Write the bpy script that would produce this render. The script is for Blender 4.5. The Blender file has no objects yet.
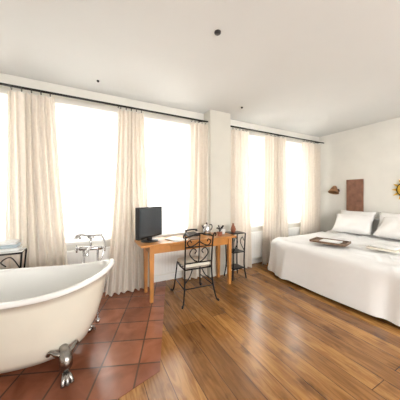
import bpy, bmesh, math, random
from mathutils import Vector, Matrix, noise as mnoise
random.seed(4)
S=bpy.context.scene
COL=S.collection
H=2.86; WY=3.35; WX=5.15
# ---------------- materials
def mat(name,color,rough=.5,metal=0,noise=0,nscale=8,bump=0,bscale=40,trans=0,coat=0,spec=.5):
    m=bpy.data.materials.new(name); m.use_nodes=True
    nt=m.node_tree; b=nt.nodes['Principled BSDF']
    b.inputs['Base Color'].default_value=(*color,1)
    b.inputs['Roughness'].default_value=rough; b.inputs['Metallic'].default_value=metal
    b.inputs['Coat Weight'].default_value=coat
    b.inputs['Specular IOR Level'].default_value=spec
    tc=nt.nodes.new('ShaderNodeTexCoord')
    if noise:
        n=nt.nodes.new('ShaderNodeTexNoise'); n.inputs['Scale'].default_value=nscale; n.inputs['Detail'].default_value=4
        nt.links.new(tc.outputs['Object'],n.inputs['Vector'])
        r=nt.nodes.new('ShaderNodeValToRGB')
        r.color_ramp.elements[0].position=.3; r.color_ramp.elements[1].position=.7
        r.color_ramp.elements[0].color=(*[c*(1-noise) for c in color],1)
        r.color_ramp.elements[1].color=(*[min(1,c*(1+noise*.5)) for c in color],1)
        nt.links.new(n.outputs['Fac'],r.inputs['Fac']); nt.links.new(r.outputs['Color'],b.inputs['Base Color'])
    if bump:
        n2=nt.nodes.new('ShaderNodeTexNoise'); n2.inputs['Scale'].default_value=bscale
        nt.links.new(tc.outputs['Object'],n2.inputs['Vector'])
        bp=nt.nodes.new('ShaderNodeBump'); bp.inputs['Strength'].default_value=bump; bp.inputs['Distance'].default_value=.01
        nt.links.new(n2.outputs['Fac'],bp.inputs['Height']); nt.links.new(bp.outputs['Normal'],b.inputs['Normal'])
    if trans:
        out=nt.nodes['Material Output']; t=nt.nodes.new('ShaderNodeBsdfTranslucent'); t.inputs['Color'].default_value=(*color,1)
        mx=nt.nodes.new('ShaderNodeMixShader'); mx.inputs['Fac'].default_value=trans
        nt.links.new(b.outputs[0],mx.inputs[1]); nt.links.new(t.outputs[0],mx.inputs[2]); nt.links.new(mx.outputs[0],out.inputs['Surface'])
    return m
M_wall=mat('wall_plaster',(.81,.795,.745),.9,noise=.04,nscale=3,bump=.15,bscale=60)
M_pier=mat('pier_plaster_shaded',(.70,.68,.61),.9,noise=.04,nscale=3,bump=.15,bscale=60)  # wall plaster darkened, shade on the pier front is put into the colour
M_ceil=mat('ceiling_paint',(.69,.70,.69),.9,noise=.02,nscale=1.5)
M_white=mat('white_paint',(.85,.85,.83),.4,noise=.02)
M_curt=mat('curtain_linen',(.82,.755,.675),.9,noise=.07,nscale=30,trans=.31)
M_sheer=mat('sheer_voile',(.92,.91,.88),.9,noise=.02,nscale=20,trans=.6)
M_iron=mat('black_iron',(.012,.011,.011),.45,.6,noise=.3,nscale=30)
M_rod=mat('black_rod',(.015,.014,.013),.4,.5,noise=.2)
M_chrome=mat('chrome',(.62,.62,.63),.15,1,noise=.05,nscale=20)
M_claw=mat('claw_metal',(.36,.34,.32),.25,1,noise=.3,nscale=25)
M_tub=mat('tub_enamel',(.78,.74,.64),.2,0,noise=.04,nscale=4,coat=.4)
M_tubin=mat('tub_enamel_inside',(.88,.88,.86),.15,0,noise=.02,nscale=4,coat=.5)
M_desk=mat('desk_pine',(.54,.23,.055),.32,0,noise=.25,nscale=6)
M_black=mat('black_plastic',(.015,.015,.017),.35,noise=.1)
M_screen=mat('tv_screen_glass',(.05,.06,.07),.12,noise=.2,nscale=2)
M_linen=mat('bed_linen',(.88,.88,.875),.85,noise=.02,nscale=5,bump=.4,bscale=9)
M_pillow=mat('pillow_cotton',(.90,.89,.88),.85,noise=.02,nscale=8,bump=.3,bscale=14)
M_cush=mat('seat_cushion_cloth',(.80,.75,.64),.9,noise=.08,nscale=14)
M_panel=mat('dark_red_wood',(.28,.13,.08),.6,noise=.4,nscale=9)
M_terra=mat('terracotta_shade',(.35,.12,.06),.6,noise=.25)
M_shade=mat('sconce_wood_gold',(.30,.15,.065),.45,noise=.3)
M_paper=mat('paper',(.86,.85,.82),.7,noise=.03)
M_tray=mat('tray_wood',(.22,.14,.09),.5,noise=.3,nscale=20)
M_yel=mat('sun_yellow',(.75,.45,.04),.5,noise=.3,nscale=15)
M_towel=mat('towel_cotton',(.87,.88,.87),.95,noise=.05,nscale=60,bump=.5,bscale=150)
M_bluet=mat('towel_blue',(.50,.58,.64),.95,noise=.05,nscale=60,bump=.5,bscale=150)
M_glass=bpy.data.materials.new('window_glass'); M_glass.use_nodes=True
nt=M_glass.node_tree; nt.nodes.clear()
o=nt.nodes.new('ShaderNodeOutputMaterial'); t=nt.nodes.new('ShaderNodeBsdfTransparent'); g=nt.nodes.new('ShaderNodeBsdfGlossy'); g.inputs['Roughness'].default_value=.02
mx=nt.nodes.new('ShaderNodeMixShader'); fr=nt.nodes.new('ShaderNodeFresnel'); fr.inputs['IOR'].default_value=1.25
nt.links.new(fr.outputs[0],mx.inputs[0]); nt.links.new(t.outputs[0],mx.inputs[1]); nt.links.new(g.outputs[0],mx.inputs[2]); nt.links.new(mx.outputs[0],o.inputs[0])
def floor_mat(name,rotz,bw,bh,mortar,c1,c2,cm,offset,rough,grain,bumpd,mul=.8,blotch=0):
    m=bpy.data.materials.new(name); m.use_nodes=True; nt=m.node_tree; L=nt.links
    b=nt.nodes['Principled BSDF']; b.inputs['Roughness'].default_value=rough
    tc=nt.nodes.new('ShaderNodeTexCoord'); mp=nt.nodes.new('ShaderNodeMapping'); mp.inputs['Rotation'].default_value=(0,0,rotz)
    L.new(tc.outputs['Object'],mp.inputs['Vector'])
    br=nt.nodes.new('ShaderNodeTexBrick'); L.new(mp.outputs[0],br.inputs['Vector'])
    br.inputs['Scale'].default_value=1; br.inputs['Brick Width'].default_value=bw; br.inputs['Row Height'].default_value=bh
    br.inputs['Mortar Size'].default_value=mortar; br.inputs['Mortar Smooth'].default_value=.1
    br.inputs['Color1'].default_value=(*c1,1); br.inputs['Color2'].default_value=(*c2,1); br.inputs['Mortar'].default_value=(*cm,1)
    br.offset=offset
    def grainlayer(scale,lo,hi,p0,p1,prev,fac,dist=.6):
        mp2=nt.nodes.new('ShaderNodeMapping'); mp2.inputs['Scale'].default_value=(scale[0],scale[1],1)
        L.new(mp.outputs[0],mp2.inputs['Vector'])
        n=nt.nodes.new('ShaderNodeTexNoise'); n.inputs['Scale'].default_value=1; n.inputs['Detail'].default_value=6; n.inputs['Distortion'].default_value=dist
        L.new(mp2.outputs[0],n.inputs['Vector'])
        r=nt.nodes.new('ShaderNodeValToRGB'); r.color_ramp.elements[0].position=p0; r.color_ramp.elements[1].position=p1
        r.color_ramp.elements[0].color=(*lo,1); r.color_ramp.elements[1].color=(*hi,1)
        L.new(n.outputs['Fac'],r.inputs[0])
        mixn=nt.nodes.new('ShaderNodeMixRGB'); mixn.blend_type='MULTIPLY'; mixn.inputs[0].default_value=fac
        L.new(prev,mixn.inputs[1]); L.new(r.outputs[0],mixn.inputs[2]); return mixn.outputs[0]
    c=grainlayer(grain,(.5,.42,.34),(1,1,1),.32,.66,br.outputs['Color'],mul)
    if blotch:
        c=grainlayer((2.4,22),(.55,.46,.38),(1,1,1),.38,.6,c,blotch,1.8)
        c=grainlayer((3.6,6.5),(.32,.24,.18),(1,1,1),.30,.42,c,blotch,.3)
    L.new(c,b.inputs['Base Color'])
    bp=nt.nodes.new('ShaderNodeBump'); bp.inputs['Strength'].default_value=.4; bp.inputs['Distance'].default_value=bumpd; bp.invert=True
    L.new(br.outputs['Fac'],bp.inputs['Height']); L.new(bp.outputs[0],b.inputs['Normal'])
    return m
M_wood=floor_mat('oak_planks',math.pi/2,2.1,.18,.0028,(.56,.285,.09),(.28,.125,.038),(.09,.035,.014),.37,.2,(1.3,5),.003,.65,.75)
M_tile=floor_mat('terracotta_tiles',math.radians(21),.30,.30,.007,(.42,.16,.085),(.29,.105,.058),(.13,.07,.045),0,.2,(5,5),.004,.7)

# ---------------- helpers
def link(ob,parent=None):
    COL.objects.link(ob)
    if parent is not None: ob.parent=parent
    return ob
def empty(name,loc=(0,0,0),rz=0):
    e=bpy.data.objects.new(name,None); e.location=loc; e.rotation_euler=(0,0,rz); e.empty_display_size=.1
    return link(e)
def mk(name,bm,m,parent=None,smooth=False,loc=None,rot=None):
    me=bpy.data.meshes.new(name); bmesh.ops.recalc_face_normals(bm,faces=bm.faces[:]); bm.to_mesh(me); bm.free()
    for x in (m if isinstance(m,(list,tuple)) else [m]): me.materials.append(x)
    if smooth:
        for p in me.polygons: p.use_smooth=True
    ob=bpy.data.objects.new(name,me)
    if loc: ob.location=loc
    if rot: ob.rotation_euler=rot
    return link(ob,parent)
def bmbox(bm,x0,x1,y0,y1,z0,z1,bev=0):
    r=bmesh.ops.create_cube(bm,size=1)
    for v in r['verts']:
        v.co=Vector(((x0+x1)/2+v.co.x*(x1-x0),(y0+y1)/2+v.co.y*(y1-y0),(z0+z1)/2+v.co.z*(z1-z0)))
    if bev:
        es=set(e for v in r['verts'] for e in v.link_edges)
        bmesh.ops.bevel(bm,geom=list(es),offset=bev,segments=2,affect='EDGES',profile=.5)
def box(name,x0,x1,y0,y1,z0,z1,m,parent=None,bev=0,**k):
    bm=bmesh.new(); bmbox(bm,x0,x1,y0,y1,z0,z1,bev); return mk(name,bm,m,parent,**k)
def boxes(name,lst,m,parent=None,bev=0,**k):
    bm=bmesh.new()
    for b in lst: bmbox(bm,*b,bev)
    return mk(name,bm,m,parent,**k)
def bmtube(bm,pts,r,seg=8,closed=False):
    pts=[Vector(p) for p in pts]; n=len(pts)
    rs=r if isinstance(r,(list,tuple)) else [r]*n
    rings=[]; prev=None
    for i,p in enumerate(pts):
        if closed: t=(pts[(i+1)%n]-pts[i-1])
        else: t=pts[min(i+1,n-1)]-pts[max(i-1,0)]
        t.normalize()
        if prev is None:
            a=Vector((0,0,1)) if abs(t.z)<.9 else Vector((1,0,0))
            u=t.cross(a).normalized()
        else:
            u=(prev-t*prev.dot(t)).normalized()
        prev=u; w=t.cross(u)
        rings.append([bm.verts.new(p+(u*math.cos(2*math.pi*k/seg)+w*math.sin(2*math.pi*k/seg))*rs[i]) for k in range(seg)])
    for i in range(n if closed else n-1):
        A=rings[i];B=rings[(i+1)%n]
        for k in range(seg): bm.faces.new((A[k],A[(k+1)%seg],B[(k+1)%seg],B[k]))
    if not closed:
        bm.faces.new(rings[0][::-1]); bm.faces.new(rings[-1])
def tubes(name,lst,m,parent=None,seg=8,**k):
    bm=bmesh.new()
    for it in lst:
        bmtube(bm,it[0],it[1],seg,closed=(len(it)>2 and it[2]))
    return mk(name,bm,m,parent,smooth=True,**k)
def cr(pts,n=6):
    P=[Vector(p) for p in pts]; P=[P[0]*2-P[1]]+P+[P[-1]*2-P[-2]]; out=[]
    for i in range(1,len(P)-2):
        for j in range(n):
            t=j/n
            out.append(.5*((2*P[i])+(P[i+1]-P[i-1])*t+(2*P[i-1]-5*P[i]+4*P[i+1]-P[i+2])*t*t+(3*P[i]-P[i-1]-3*P[i+1]+P[i+2])*t**3))
    out.append(P[-2]); return out
def lathe(name,prof,m,parent=None,seg=24,**k):
    bm=bmesh.new(); rings=[]
    for r,z in prof:
        rings.append([bm.verts.new((max(r,.0005)*math.cos(2*math.pi*i/seg),max(r,.0005)*math.sin(2*math.pi*i/seg),z)) for i in range(seg)])
    for A,B in zip(rings,rings[1:]):
        for i in range(seg): bm.faces.new((A[i],A[(i+1)%seg],B[(i+1)%seg],B[i]))
    bm.faces.new(rings[0][::-1]); bm.faces.new(rings[-1])
    return mk(name,bm,m,parent,smooth=True,**k)
def circ(c,r,n=20,axis='z',a0=0,a1=2*math.pi,close=True):
    out=[]
    for i in range(n if close else n+1):
        a=a0+(a1-a0)*i/n; x,y=r*math.cos(a),r*math.sin(a)
        out.append(Vector(c)+(Vector((x,y,0)) if axis=='z' else Vector((x,0,y)) if axis=='y' else Vector((0,x,y))))
    return out

# ---------------- room
X0=-2.6; Y0=-2.6
box('floor',X0,WX,Y0,WY,-.1,0,M_wood)
bm=bmesh.new()
poly=[(1.12,3.35),(.497,1.64),(.11,1.53),(-.6,1.32),(-2.6,.72),(-2.6,3.35)]
vb=[bm.verts.new((x,y,-.02)) for x,y in poly]; vt=[bm.verts.new((x,y,.004)) for x,y in poly]
bm.faces.new(vt); bm.faces.new(vb[::-1])
for i in range(len(poly)):
    j=(i+1)%len(poly); bm.faces.new((vb[i],vb[j],vt[j],vt[i]))
mk('floor_tiled_area',bm,M_tile)
box('ceiling',X0,WX,Y0,WY,H,H+.1,M_ceil)
wins=[(-1.75,-.75),(-.42,.45),(.66,1.62),(2.48,3.38),(3.68,4.62)]
SZ=.76; TZ=2.62
bl=[]; xs=X0
for a,b in wins:
    bl.append((xs,a,WY,WY+.32,0,H)); bl.append((a,b,WY,WY+.32,0,SZ)); bl.append((a,b,WY,WY+.32,TZ,H)); xs=b
bl.append((xs,WX+.1,WY,WY+.32,0,H))
boxes('wall_window',bl,M_wall)
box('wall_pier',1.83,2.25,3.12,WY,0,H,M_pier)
box('wall_headboard',WX,WX+.15,Y0,WY,0,H,M_wall)
box('wall_left',X0-.15,X0,Y0,WY,0,H,M_wall)
RX0,RX1,RZ0,RZ1=-.2,3.6,.8,2.35  # opening added in the unseen rear wall to let in fill light
boxes('wall_rear',[(X0,RX0,Y0-.2,Y0,0,H),(RX1,WX,Y0-.2,Y0,0,H),(RX0,RX1,Y0-.2,Y0,0,RZ0),(RX0,RX1,Y0-.2,Y0,RZ1,H)],M_wall)
box('baseboard_headboard',WX-.015,WX,Y0,WY,0,.09,M_white,bev=.004)
boxes('baseboard_window',[(X0,1.83,WY-.015,WY,0,.09),(2.25,WX,WY-.015,WY,0,.09)],M_white)
for i,(a,b) in enumerate(wins):
    e=empty('window_%d'%(i+1))
    y0,y1=WY+.17,WY+.23; c=(a+b)/2; f=.05
    fr=[(a,a+f,y0,y1,SZ,TZ),(b-f,b,y0,y1,SZ,TZ),(a+f,b-f,y0,y1,SZ,SZ+f),(a+f,b-f,y0,y1,TZ-f,TZ),(c-.03,c+.03,y0-.01,y1,SZ+f,TZ-f)]
    boxes('frame',fr,M_white,e,bev=.004)
    box('pane',a+f,b-f,y0+.03,y0+.034,SZ+f,TZ-f,M_glass,e)
    box('sill',a-.03,b+.03,WY-.03,WY+.2,SZ-.03,SZ+.003,M_white,e,bev=.006)
# curtains
def curtain(x0t,x1t,x0b,x1b,m=M_curt,y=3.165,zt=2.6,zb=.02,pl=None,amp=.042,name='curtain'):
    bm=bmesh.new(); w=max(x1t-x0t,x1b-x0b); pl=pl or max(3,int(w/.085)); nu=pl*8; nv=26; g=[]
    ph=random.random()*6
    for j in range(nv+1):
        v=j/nv; row=[]
        s=v**1.3
        for i in range(nu+1):
            u=i/nu; xa=x0t+(x0b-x0t)*s; xb=x1t+(x1b-x1t)*s
            uu=u+.014*math.sin(3*u*6+ph+v*3)
            x=xa+(xb-xa)*uu
            A=amp*(.6+.6*math.sin(u*7+ph)**2)*(.8+.3*v)
            yy=y+A*math.sin(u*pl*2*math.pi+.5*math.sin(v*4+u*9+ph))
            row.append(bm.verts.new((x,yy,zt+(zb-zt)*v)))
        g.append(row)
    for j in range(nv):
        for i in range(nu): bm.faces.new((g[j][i],g[j][i+1],g[j+1][i+1],g[j+1][i]))
    return mk(name,bm,m,None,smooth=True)
def rings(x0,x1,n): return [(circ((x0+(x1-x0)*(i+.5)/n,3.17,2.635),.022,12,'x'),.003,True) for i in range(n)]
C=[(-.84,-.38,-.84,-.20),(.36,.72,.20,.84),(1.47,1.80,1.38,1.80),(2.30,2.70,2.30,2.76),(3.12,3.72,3.06,3.78),(4.25,4.88,4.2,4.90),(-2.2,-1.6,-2.2,-1.6)]
for c in C: curtain(*c)
for a,b in wins:
    curtain(a+.015,b-.015,a+.015,b-.015,M_sheer,y=WY+.09,amp=.012,name='sheer_curtain',zt=2.6,zb=SZ+.03)
def rod(name,x0,x1,cs):
    e=empty(name)
    L=[([(x0,3.17,2.66),(x1,3.17,2.66)],.013),([(x0,3.265,2.69),(x1,3.265,2.69)],.010)]
    n=max(2,int((x1-x0)/1.1))
    for i in range(n+1):
        x=x0+.08+(x1-x0-.16)*i/n; L.append(([(x,3.15,2.655),(x,WY,2.70)],.008))
    for c in cs: L+=rings(c[0],c[1],5)
    tubes('bars',L,M_rod,e)
rod('curtain_rod',-2.4,1.81,[C[0],C[1],C[2],C[6]]); rod('curtain_rod',2.27,5.05,[C[3],C[4],C[5]])
def radiator(x0,x1):
    e=empty('radiator')
    box('panel',x0,x1,3.25,3.32,.14,.66,M_white,e,bev=.012)
    n=int((x1-x0)/.05)
    boxes('ribs',[(x0+.02+(x1-x0-.04)*i/n,x0+.038+(x1-x0-.04)*i/n,3.246,3.252,.18,.62) for i in range(n)],M_white,e,bev=.002)
    boxes('pipes',[(x0+.05,x0+.08,3.27,3.3,0,.16),(x1-.1,x1-.07,3.27,3.3,0,.16)],M_white,e)
radiator(-.30,.36); radiator(.80,1.5); radiator(2.6,3.3); radiator(3.75,4.5)

# ---------------- bathtub
TR=math.radians(-15)
T=empty('bathtub',(-.595,2.285,0),TR)
prof=[(.0,.0,.10),(.52,.50,.10),(.66,.68,.125),(.755,.80,.19),(.83,.885,.30),(.89,.93,.44),(.93,.955,.58),(.945,.96,.64),(.98,.98,.632),(1.01,1.02,.64),(1.02,1.035,.655),(1.01,1.02,.672),(.98,.97,.677),(.95,.93,.665),(.92,.905,.63),(.87,.86,.46),(.80,.80,.30),(.70,.66,.19),(.45,.4,.165),(0,0,.16)]
bm=bmesh.new(); NS=64; R=[]
a,b=.81,.395
for (fa,fb,z) in prof:
    row=[]
    for k in range(NS):
        th=2*math.pi*k/NS; c,s=math.cos(th),math.sin(th); e=2/2.4
        x=a*max(fa,.002)*math.copysign(abs(c)**e,c); y=b*max(fb,.002)*math.copysign(abs(s)**e,s)
        zz=z+.12*(abs(x)/a)**3.2*max(0,(z-.12)/.55)*(1 if x>0 else .6)
        row.append(bm.verts.new((x,y,zz)))
    R.append(row)
for j,(A,B) in enumerate(zip(R,R[1:])):
    for k in range(NS):
        f=bm.faces.new((A[k],A[(k+1)%NS],B[(k+1)%NS],B[k])); f.material_index=0 if j<7 else 1
mk('tub_shell',bm,[M_tub,M_tubin],T,smooth=True)
def claw(sx,sy):
    d=Vector((sx*.55,sy*.84,0)).normalized(); p0=Vector((sx*.50,sy*.24,0))
    P=lambda s,z: p0+d*s+Vector((0,0,z))
    pts=cr([P(-.03,.24),P(.045,.215),P(.075,.165),P(.05,.11),P(.035,.07),P(.07,.04)],5)
    n=len(pts); rr=[.018+.022*math.sin(math.pi*min(1,i/(n*.75)))+.006 for i in range(n)]
    L=[(pts,rr)]
    side=Vector((-d.y,d.x,0))
    for q in (-.9,0,.9):
        dd=(d+side*q*.6).normalized(); base=P(.05,.055)
        L.append((cr([base,base+dd*.035+Vector((0,0,.012)),base+dd*.06+Vector((0,0,-.02)),base+dd*.062+Vector((0,0,-.045))],4),[.015]*12+[.005]))
    for q in (-1,1):
        L.append((cr([P(.05,.2),P(.03,.215)+side*q*.045,P(0,.235)+side*q*.085,P(-.02,.2)+side*q*.1],4),[.02]*6+[.014]*6+[.006]))
    tubes('claw_foot',L,M_claw,T,seg=10)
    bm=bmesh.new(); bmesh.ops.create_uvsphere(bm,u_segments=16,v_segments=10,radius=.032)
    mk('claw_ball',bm,M_claw,T,smooth=True,loc=P(.065,.036))
for sx in(-1,1):
    for sy in(-1,1): claw(sx,sy)
lx,ly=.50,.455
F=empty('bath_mixer_tap',(-.585+lx*math.cos(TR)-ly*math.sin(TR),2.29+lx*math.sin(TR)+ly*math.cos(TR),0),TR)
L=[([(-.11,0,.82),(.11,0,.82)],.022),
   (cr([(0,0,.82),(0,-.06,.83),(0,-.12,.82),(0,-.14,.77)],5),.014),
   ([(0,0,.82),(0,0,.94)],.011),
   ([(-.03,0,.94),(.03,0,.94)],.014),
   (cr([(-.10,0,.975),(-.04,0,.96),(.06,0,.96),(.11,-.01,.965)],4),.013),
   (cr([(-.10,0,.975),(-.12,-.01,.96),(-.125,-.02,.93)],4),[.013,.015,.020,.024,.029,.033,.035,.038,.038]),
   (cr([(.11,-.01,.965),(.15,-.05,.88),(.13,-.10,.74),(.05,-.12,.61),(-.02,-.12,.62),(-.05,-.10,.72),(-.02,-.04,.81)],6),.009)]
for sx in(-1,1):
    L+=[([(sx*.1,0,.82),(sx*.15,0,.82)],.014),([(sx*.14,-.04,.82),(sx*.14,.04,.82)],.009),([(sx*.14,0,.78),(sx*.14,0,.86)],.009)]
    L.append(([(sx*.07,0,0.006),(sx*.07,0,.04)],.022)); L.append(([(sx*.07,0,.02),(sx*.07,0.0,.82)],.012))
tubes('fittings',L,M_chrome,F,seg=10)

# ---------------- iron side table with towels (left)
TX=-.85
W=empty('iron_side_table',(TX,2.99,0))
L=[]
rect=lambda hx,hy,z:[(-hx,-hy,z),(hx,-hy,z),(hx,hy,z),(-hx,hy,z)]
L.append((rect(.21,.095,.78),.010,True)); L.append((rect(.19,.08,.25),.006,True))
for sx in(-1,1):
    for sy in(-1,1):
        L.append((cr([(sx*.21,sy*.095,.78),(sx*.19,sy*.08,.5),(sx*.18,sy*.075,.25),(sx*.22,sy*.10,.014)],5),.009))
    L.append((cr([(sx*.205,-.09,.60),(sx*.12,-.09,.74),(sx*.04,-.09,.70),(sx*.08,-.09,.65)],5),.006))
tubes('frame',L,M_iron,W)
box('top',-.21,.21,-.095,.095,.788,.80,M_white,W,bev=.003)
tw=empty('folded_towel_stack',(TX,2.99,.802))
for i in range(3): box('layer_%d'%i,-.18+.01*i,.18-.01*i,-.085,.085,.034*i,.034*i+.033,[M_towel,M_bluet][i==1],tw,bev=.013,smooth=True)

# ---------------- desk
D=empty('writing_desk')
box('top',.57,2.04,2.67,3.10,.735,.765,M_desk,D,bev=.006)
boxes('apron',[(.72,1.95,2.73,2.75,.63,.735),(.72,1.95,3.05,3.07,.63,.735),(.70,.72,2.75,3.05,.63,.735),(1.93,1.95,2.75,3.05,.63,.735)],M_desk,D,bev=.002)
boxes('drawer_front',[(.98,1.68,2.722,2.735,.645,.722)],M_desk,D,bev=.003)
bm=bmesh.new()
for lx in(.72,1.95):
    for ly in(2.74,3.06):
        r=bmesh.ops.create_cube(bm,size=1)
        for v in r['verts']:
            w=.06 if v.co.z>0 else .042
            v.co=Vector((lx+v.co.x*w,ly+v.co.y*w,.735 if v.co.z>0 else .004))
mk('legs',bm,M_desk,D)
lathe('knob',[(0,0),(.008,0),(.008,.01),(.014,.015),(.012,.025),(0,.028)],M_chrome,D,loc=(1.33,2.722,.685),rot=(math.pi/2,0,0))
V=empty('television',(.74,2.92,.766),math.radians(35))
box('casing',-.245,.245,-.03,.03,.05,.47,M_black,V,bev=.01)
box('casing_back',-.16,.16,.03,.07,.10,.40,M_black,V,bev=.015)
box('screen',-.222,.222,-.034,-.029,.085,.45,M_screen,V)
box('speaker_strip',-.20,.20,-.034,-.029,.06,.075,M_iron,V)
box('neck',-.04,.04,-.015,.02,.012,.06,M_black,V)
lathe('base',[(0,0),(.12,0),(.115,.012),(.03,.018),(0,.018)],M_black,V)
P=empty('telephone',(1.42,2.99,.766),.1)
bm=bmesh.new(); bmbox(bm,-.09,.09,-.08,.08,0,.05,.008)
for v in bm.verts:
    if v.co.y<0 and v.co.z>.03: v.co.z-=.02
mk('body',bm,M_black,P)
tubes('handset',[(cr([(-.10,.02,.065),(-.08,.02,.085),(0,.02,.09),(.08,.02,.085),(.10,.02,.065)],4),[.02]*4+[.012]*9+[.02]*4)],M_black,P)
Q=empty('paper_stack',(1.10,2.84,.766),.25)
for i in range(3): box('sheet_%d'%i,-.1,.1,-.14,.14,i*.003,i*.003+.0025,M_paper,Q,rot=(0,0,i*.12))
box('notepad',-.07,.07,-.10,.10,0,.012,M_tray,None,loc=(1.36,2.79,.767),rot=(0,0,-.3))
kt=empty('electric_kettle',(1.68,2.98,.766))
lathe('body',[(0,.01),(.06,.01),(.065,.03),(.055,.12),(.042,.16),(.03,.17),(0,.175)],M_chrome,kt)
lathe('base',[(0,0),(.068,0),(.068,.01),(0,.01)],M_black,kt)
tubes('handle',[(cr([(.04,0,.155),(.09,0,.15),(.10,0,.10),(.06,0,.05)],5),.008),(cr([(-.05,0,.10),(-.075,0,.13),(-.085,0,.15)],4),[.012]*4+[.008]*5)],M_black,kt)
lathe('lid_knob',[(0,.175),(.012,.175),(.012,.19),(0,.192)],M_black,kt)
cp=lathe('coffee_cup',[(0,0),(.025,0),(.038,.05),(.036,.075),(.033,.075),(.03,.03),(0,.02)],M_white); cp.location=(1.93,2.88,.766)
pv=empty('flower_pot',(1.80,2.78,.766))
lathe('pot',[(0,0),(.03,0),(.042,.06),(.038,.06),(0,.05)],M_terra,pv)
L=[]
for i in range(16):
    a_=random.random()*6.28; s=.02+random.random()*.05
    L.append((cr([(0,0,.05),(s*.4*math.cos(a_),s*.4*math.sin(a_),.10),(s*math.cos(a_),s*math.sin(a_),.11+random.random()*.06)],3),[.002]*5+[.006,.009]))
tubes('twigs',L,M_iron,pv,seg=5)

# ---------------- iron chair
K=empty('wrought_iron_chair',(1.27,2.47,0),math.radians(-4))
r=.0105; L=[]; w=.19
for s in(-1,1):
    L.append((cr([(s*(w+.055),-.07,.03),(s*(w+.065),-.09,.012),(s*(w+.04),-.06,.04),(s*(w+.01),-.02,.22),(s*w,0,.44),(s*w,-.015,.65),(s*w*1.02,-.04,.86)],6),r))
    L.append((cr([(s*w*1.02,-.04,.86),(s*w*1.12,-.05,.90),(s*w*1.2,-.055,.88),(s*w*1.14,-.05,.855)],5),r*.8))
    L.append((cr([(s*(w+.05),.44,.03),(s*(w+.05),.46,.012),(s*(w+.02),.43,.04),(s*(w-.0),.39,.25),(s*(w-.01),.36,.43)],6),r))
    L.append((cr([(s*(w+.01),-.01,.26),(s*w*.6,.03,.33),(s*w*.35,.05,.42)],5),r*.7))
    L.append(([(s*(w+.015),-.02,.20),(s*(w+.005),.40,.20)],r*.7))
    L.append((cr([(0,-.01,.52),(s*.07,-.013,.56),(s*.13,-.018,.64),(s*.09,-.022,.71),(s*.04,-.02,.68),(s*.06,-.018,.64)],6),r*.75))
    L.append((cr([(0,-.03,.80),(s*.06,-.03,.76),(s*.13,-.025,.74),(s*.165,-.03,.79),(s*.13,-.03,.82),(s*.11,-.03,.79)],6),r*.75))
L.append((cr([(-w*1.02,-.04,.86),(-.10,-.045,.885),(0,-.045,.905),(.10,-.045,.885),(w*1.02,-.04,.86)],5),r))
L.append(([(-w,-.004,.52),(w,-.004,.52)],r*.85)); L.append(([(-w,-.02,.73),(w,-.02,.73)],r*.85))
L.append(([(0,-.004,.52),(0,-.045,.90)],r*.75))
L.append(([(-w-.015,-.02,.20),(w+.015,-.02,.20)],r*.7))
seat=[(-w,0,.44),(w,0,.44),(w+.0,.20,.44),(w-.01,.36,.44),(-w+.01,.36,.44),(-w,.20,.44)]
L.append((seat,r,True))
for i in range(4): L.append(([(-w,.07+.08*i,.44),(w,.07+.08*i,.44)],.005))
tubes('iron_frame',L,M_iron,K)
bm=bmesh.new(); bmbox(bm,-.185,.185,.015,.37,.45,.50,.024)
mk('cushion',bm,M_cush,K,smooth=True)

# ---------------- iron stand right of desk
N=empty('iron_shelf_stand',(2.20,2.92,0))
L=[]
for s in(-1,1):
    for q in(-1,1):
        L.append((cr([(s*.13,q*.11,.76),(s*.115,q*.10,.4),(s*.115,q*.10,.2),(s*.14,q*.12,.008)],5),.011))
for z in(.76,.45,.18):
    ww=.13 if z>.7 else .116; L.append(([(-ww,-.11,z),(ww,-.11,z),(ww,.11,z),(-ww,.11,z)],.007,True))
for s in(-1,1):
    L.append((cr([(s*.11,-.105,.47),(s*.03,-.105,.62),(s*.07,-.105,.70),(s*.10,-.105,.64)],5),.007))
tubes('frame',L,M_iron,N)
boxes('shelves',[(-.13,.13,-.11,.11,.755,.768),(-.11,.11,-.10,.10,.445,.455),(-.11,.11,-.10,.10,.18,.19)],M_black,N,bev=.003)
tv2=empty('ceramic_vase',(2.16,2.92,.769))
lathe('body',[(0,0),(.03,0),(.045,.05),(.03,.10),(.014,.13),(.02,.15),(0,.148)],M_terra,tv2)

# ---------------- bed
B=empty('double_bed')
bx0,bx1,by0,by1,bt_=2.85,5.05,.70,2.88,.605
box('mattress',bx0+.10,bx1-.04,by0+.10,by1-.10,.10,.53,M_linen,B,bev=.06)
boxes('frame_legs',[(bx0+.15,bx0+.22,by0+.15,by0+.22,0,.12),(bx1-.22,bx1-.15,by0+.15,by0+.22,0,.12),(bx0+.15,bx0+.22,by1-.22,by1-.15,0,.12),(bx1-.22,bx1-.15,by1-.22,by1-.15,0,.12)],M_panel,B)
bm=bmesh.new()
cx,cy=(bx0+bx1)/2,(by0+by1)/2; ax,ay=(bx1-bx0)/2,(by1-by0)/2; NP=360
def outline(k,sc,inset=0):
    th=2*math.pi*k/NP; c,s=math.cos(th),math.sin(th); e=2/11
    return math.copysign(abs(c)**e,c)*(ax*sc-inset), math.copysign(abs(s)**e,s)*(ay*sc-inset)
rows=[]
def bumpz(x,y):
    a_=mnoise.noise(Vector((x*2.2,y*2.2,0)))
    b_=(1-abs(mnoise.noise(Vector((x*3.2+a_*1.4,y*2.2-a_,3.1))))*2)
    c_=(1-abs(mnoise.noise(Vector((x*5.5+a_*3,y*3.6-a_*2,7.7))))*2)
    b_=max(0,b_)**4; c_=max(0,c_)**4
    return max(-.03,.030*a_+.034*b_+.022*c_-.022)
levels=[.001]+[i/60 for i in range(1,56)]
for s in levels:
    row=[]
    for k in range(NP):
        x,y=outline(k,s); row.append(bm.verts.new((cx+x,cy+y,bt_+.012+bumpz(cx+x,cy+y))))
    rows.append(row)
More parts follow.
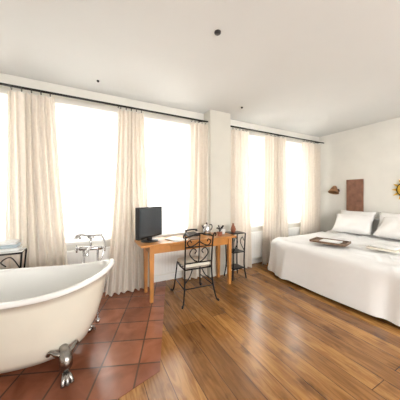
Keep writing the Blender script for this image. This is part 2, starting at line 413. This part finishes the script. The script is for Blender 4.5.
peri=[0]
for k in range(1,NP+1):
    p=outline(k%NP,1); q=outline(k-1,1); peri.append(peri[-1]+math.hypot(p[0]-q[0],p[1]-q[1]))
for ins,z in [(.065,bt_+.008),(.040,bt_-.002),(.020,bt_-.020),(.008,bt_-.045),(.002,bt_-.08),(-.001,bt_-.12),(-.006,.42),(-.012,.34),(-.020,.26),(-.028,.18),(-.036,.11),(-.042,.05)]:
    row=[]
    for k in range(NP):
        x,y=outline(k,1,ins); f=max(0,(bt_-z)/bt_); p=peri[k]
        wv=f*(.06*mnoise.noise(Vector((p*3.2,z*.8,0)))+.05*mnoise.noise(Vector((p*8,z*1.2,5)))+.03*math.sin(p*11+2*mnoise.noise(Vector((p,0,2)))))
        nx,ny=(x/ax)**7,(y/ay)**7; l=math.hypot(nx,ny) or 1
        px,py=cx+x+nx/l*wv,cy+y+ny/l*wv
        zz=z+f*.016*mnoise.noise(Vector((p*2,0,9)))
        if z>bt_-.06: zz+=bumpz(cx+x,cy+y)*.8
        row.append(bm.verts.new((min(px,WX-.06),py,zz)))
    rows.append(row)
for A,Bq in zip(rows,rows[1:]):
    for k in range(NP): bm.faces.new((A[k],A[(k+1)%NP],Bq[(k+1)%NP],Bq[k]))
bm.faces.new(rows[0])
mk('bedspread',bm,M_linen,B,smooth=True)
box('headboard',5.105,5.145,.80,2.30,.02,.93,M_white,bev=.015)
def pillow(name,loc,rot,w=.66,h=.46,t=.19):
    bm=bmesh.new(); n=20; top=[];bot=[]
    sd=random.random()*9
    for j in range(n+1):
        r1=[];r2=[]
        for i in range(n+1):
            u=-1+2*i/n; v=-1+2*j/n
            pin=1-.09*(1-abs(u)**2)*abs(v)**3; pin2=1-.09*(1-abs(v)**2)*abs(u)**3
            th=t/2*((1-u**4)*(1-v**4))**.55
            th*=1+.4*mnoise.noise(Vector((u*1.8,v*1.8,sd)))
            x=u*w/2*pin2; y=v*h/2*pin
            r1.append(bm.verts.new((x,y,th))); r2.append(bm.verts.new((x,y,-th)))
        top.append(r1);bot.append(r2)
    for g,fl in((top,0),(bot,1)):
        for j in range(n):
            for i in range(n):
                f=(g[j][i],g[j][i+1],g[j+1][i+1],g[j+1][i]); bm.faces.new(f[::-1] if fl else f)
    bmesh.ops.remove_doubles(bm,verts=bm.verts[:],dist=1e-5)
    o_=mk(name,bm,M_pillow,None,smooth=True)
    o_.matrix_world=Matrix.Translation(loc)@rot
    return o_
def lean(ang,yaw=0):
    return Matrix.Rotation(yaw,4,'Z')@Matrix.Rotation(-ang,4,'Y')@Matrix.Rotation(math.radians(-90),4,'Z')
for (x,y,z,a_,yw) in [(4.93,2.42,.86,66,.05),(4.93,1.72,.86,66,-.03),(4.66,2.34,.83,46,.22),(4.66,1.60,.83,44,-.12),(4.93,1.02,.86,64,0)]:
    pillow('pillow',(x,y,z),lean(math.radians(a_),yw))
tr=empty('serving_tray',(3.34,2.0,.657),math.radians(15))
box('bottom',-.16,.16,-.24,.24,0,.01,M_tray,tr)
boxes('rims',[(-.16,.16,-.245,-.23,0,.035),(-.16,.16,.23,.245,0,.035),(-.165,-.15,-.24,.24,0,.03),(.15,.165,-.24,.24,0,.03)],M_tray,tr,bev=.003)
box('napkin',-.10,.09,-.15,.12,.011,.03,M_towel,tr,bev=.006)
ft=empty('folded_bath_towel',(3.58,1.40,.655),.1)
box('lower_fold',-.13,.13,-.17,.17,0,.03,M_cush,ft,bev=.012,smooth=True)
box('upper_fold',-.11,.12,-.15,.14,.03,.055,M_towel,ft,bev=.011,smooth=True)

# ---------------- wall items
sc=empty('wall_sconce',(WX,2.90,1.50))
lathe('wall_plate',[(0,0),(.045,0),(.045,.012),(0,.018)],M_iron,sc,rot=(0,-math.pi/2,0))
tubes('arm',[(cr([(-.01,0,0),(-.08,0,-.03),(-.13,0,.0),(-.15,0,.06)],5),.008)],M_iron,sc)
lathe('shade',[(.03,.10),(.035,.10),(.115,-.06),(.11,-.06),(.028,.09)],M_shade,sc,loc=(-.15,0,.01),rot=(0,.35,0))
box('wall_wood_panel',WX-.03,WX-.001,2.37,2.70,.95,1.74,M_panel,bev=.006)
su=empty('sun_wall_ornament',(WX-.02,1.68,1.5))
lathe('disc',[(0,0),(.13,0),(.14,.01),(.13,.02),(0,.03)],M_yel,su,rot=(0,-math.pi/2,0))
bm=bmesh.new()
for i in range(12):
    a0=i*math.pi/6; pts=[(.13,a0-.22),(.22,a0),(.13,a0+.22)]
    f=[bm.verts.new((-.012,r_*math.cos(t_),r_*math.sin(t_))) for r_,t_ in pts]; g=[bm.verts.new((.0,r_*math.cos(t_),r_*math.sin(t_))) for r_,t_ in pts]
    bm.faces.new(f); bm.faces.new(g[::-1])
    for q in range(3): bm.faces.new((f[q],g[q],g[(q+1)%3],f[(q+1)%3]))
mk('rays',bm,M_yel,su)
tubes('face_lines',[(circ((-.02,0,0),.135,28,'x'),.007,True),(circ((-.032,0,0),.06,14,'x',math.pi*1.15,math.pi*1.85,False),.006),(circ((-.034,.04,.03),.014,10,'x'),.005,True),(circ((-.034,-.04,.03),.014,10,'x'),.005,True)],M_iron,su)
for (x,y,q) in [(1.02,1.61,.75),(.10,3.0,.4),(2.25,2.8,.45)]:
    e=empty('ceiling_spotlight',(x,y,H),.4)
    lathe('ring',[(0,0),(.04*q,0),(.038*q,-.012),(.025*q,-.02),(0,-.02)],M_black,e)
# ---------------- world & light
w=bpy.data.worlds.new('World'); S.world=w; w.use_nodes=True
bg=w.node_tree.nodes['Background']; bg.inputs[0].default_value=(1,.99,.965,1); bg.inputs[1].default_value=12.3
def portal(x0,x1,z0,z1,y,front):
    l=bpy.data.lights.new('window_and_fill_portal','AREA'); l.shape='RECTANGLE'; l.size=x1-x0; l.size_y=z1-z0
    l.cycles.is_portal=True
    o_=bpy.data.objects.new('window_and_fill_portal',l); o_.location=((x0+x1)/2,y,(z0+z1)/2)
    o_.rotation_euler=(math.radians(-90 if front else 90),0,0); COL.objects.link(o_)
for a_,b_ in wins: portal(a_,b_,SZ,TZ,WY+.33,True)
portal(RX0,RX1,RZ0,RZ1,Y0-.21,False)  # portal for the added rear fill opening behind the camera
# ---------------- camera
cd=bpy.data.cameras.new('Camera'); cam=bpy.data.objects.new('Camera',cd); COL.objects.link(cam)
cd.sensor_width=36; cd.sensor_fit='HORIZONTAL'; cd.lens=212/400*36; cd.clip_start=.02
cam.location=(0,0,1.4); cam.rotation_euler=(math.radians(90),0,math.radians(-27.6))
cd.shift_y=-5/400
S.camera=cam
S.view_settings.view_transform='Standard'
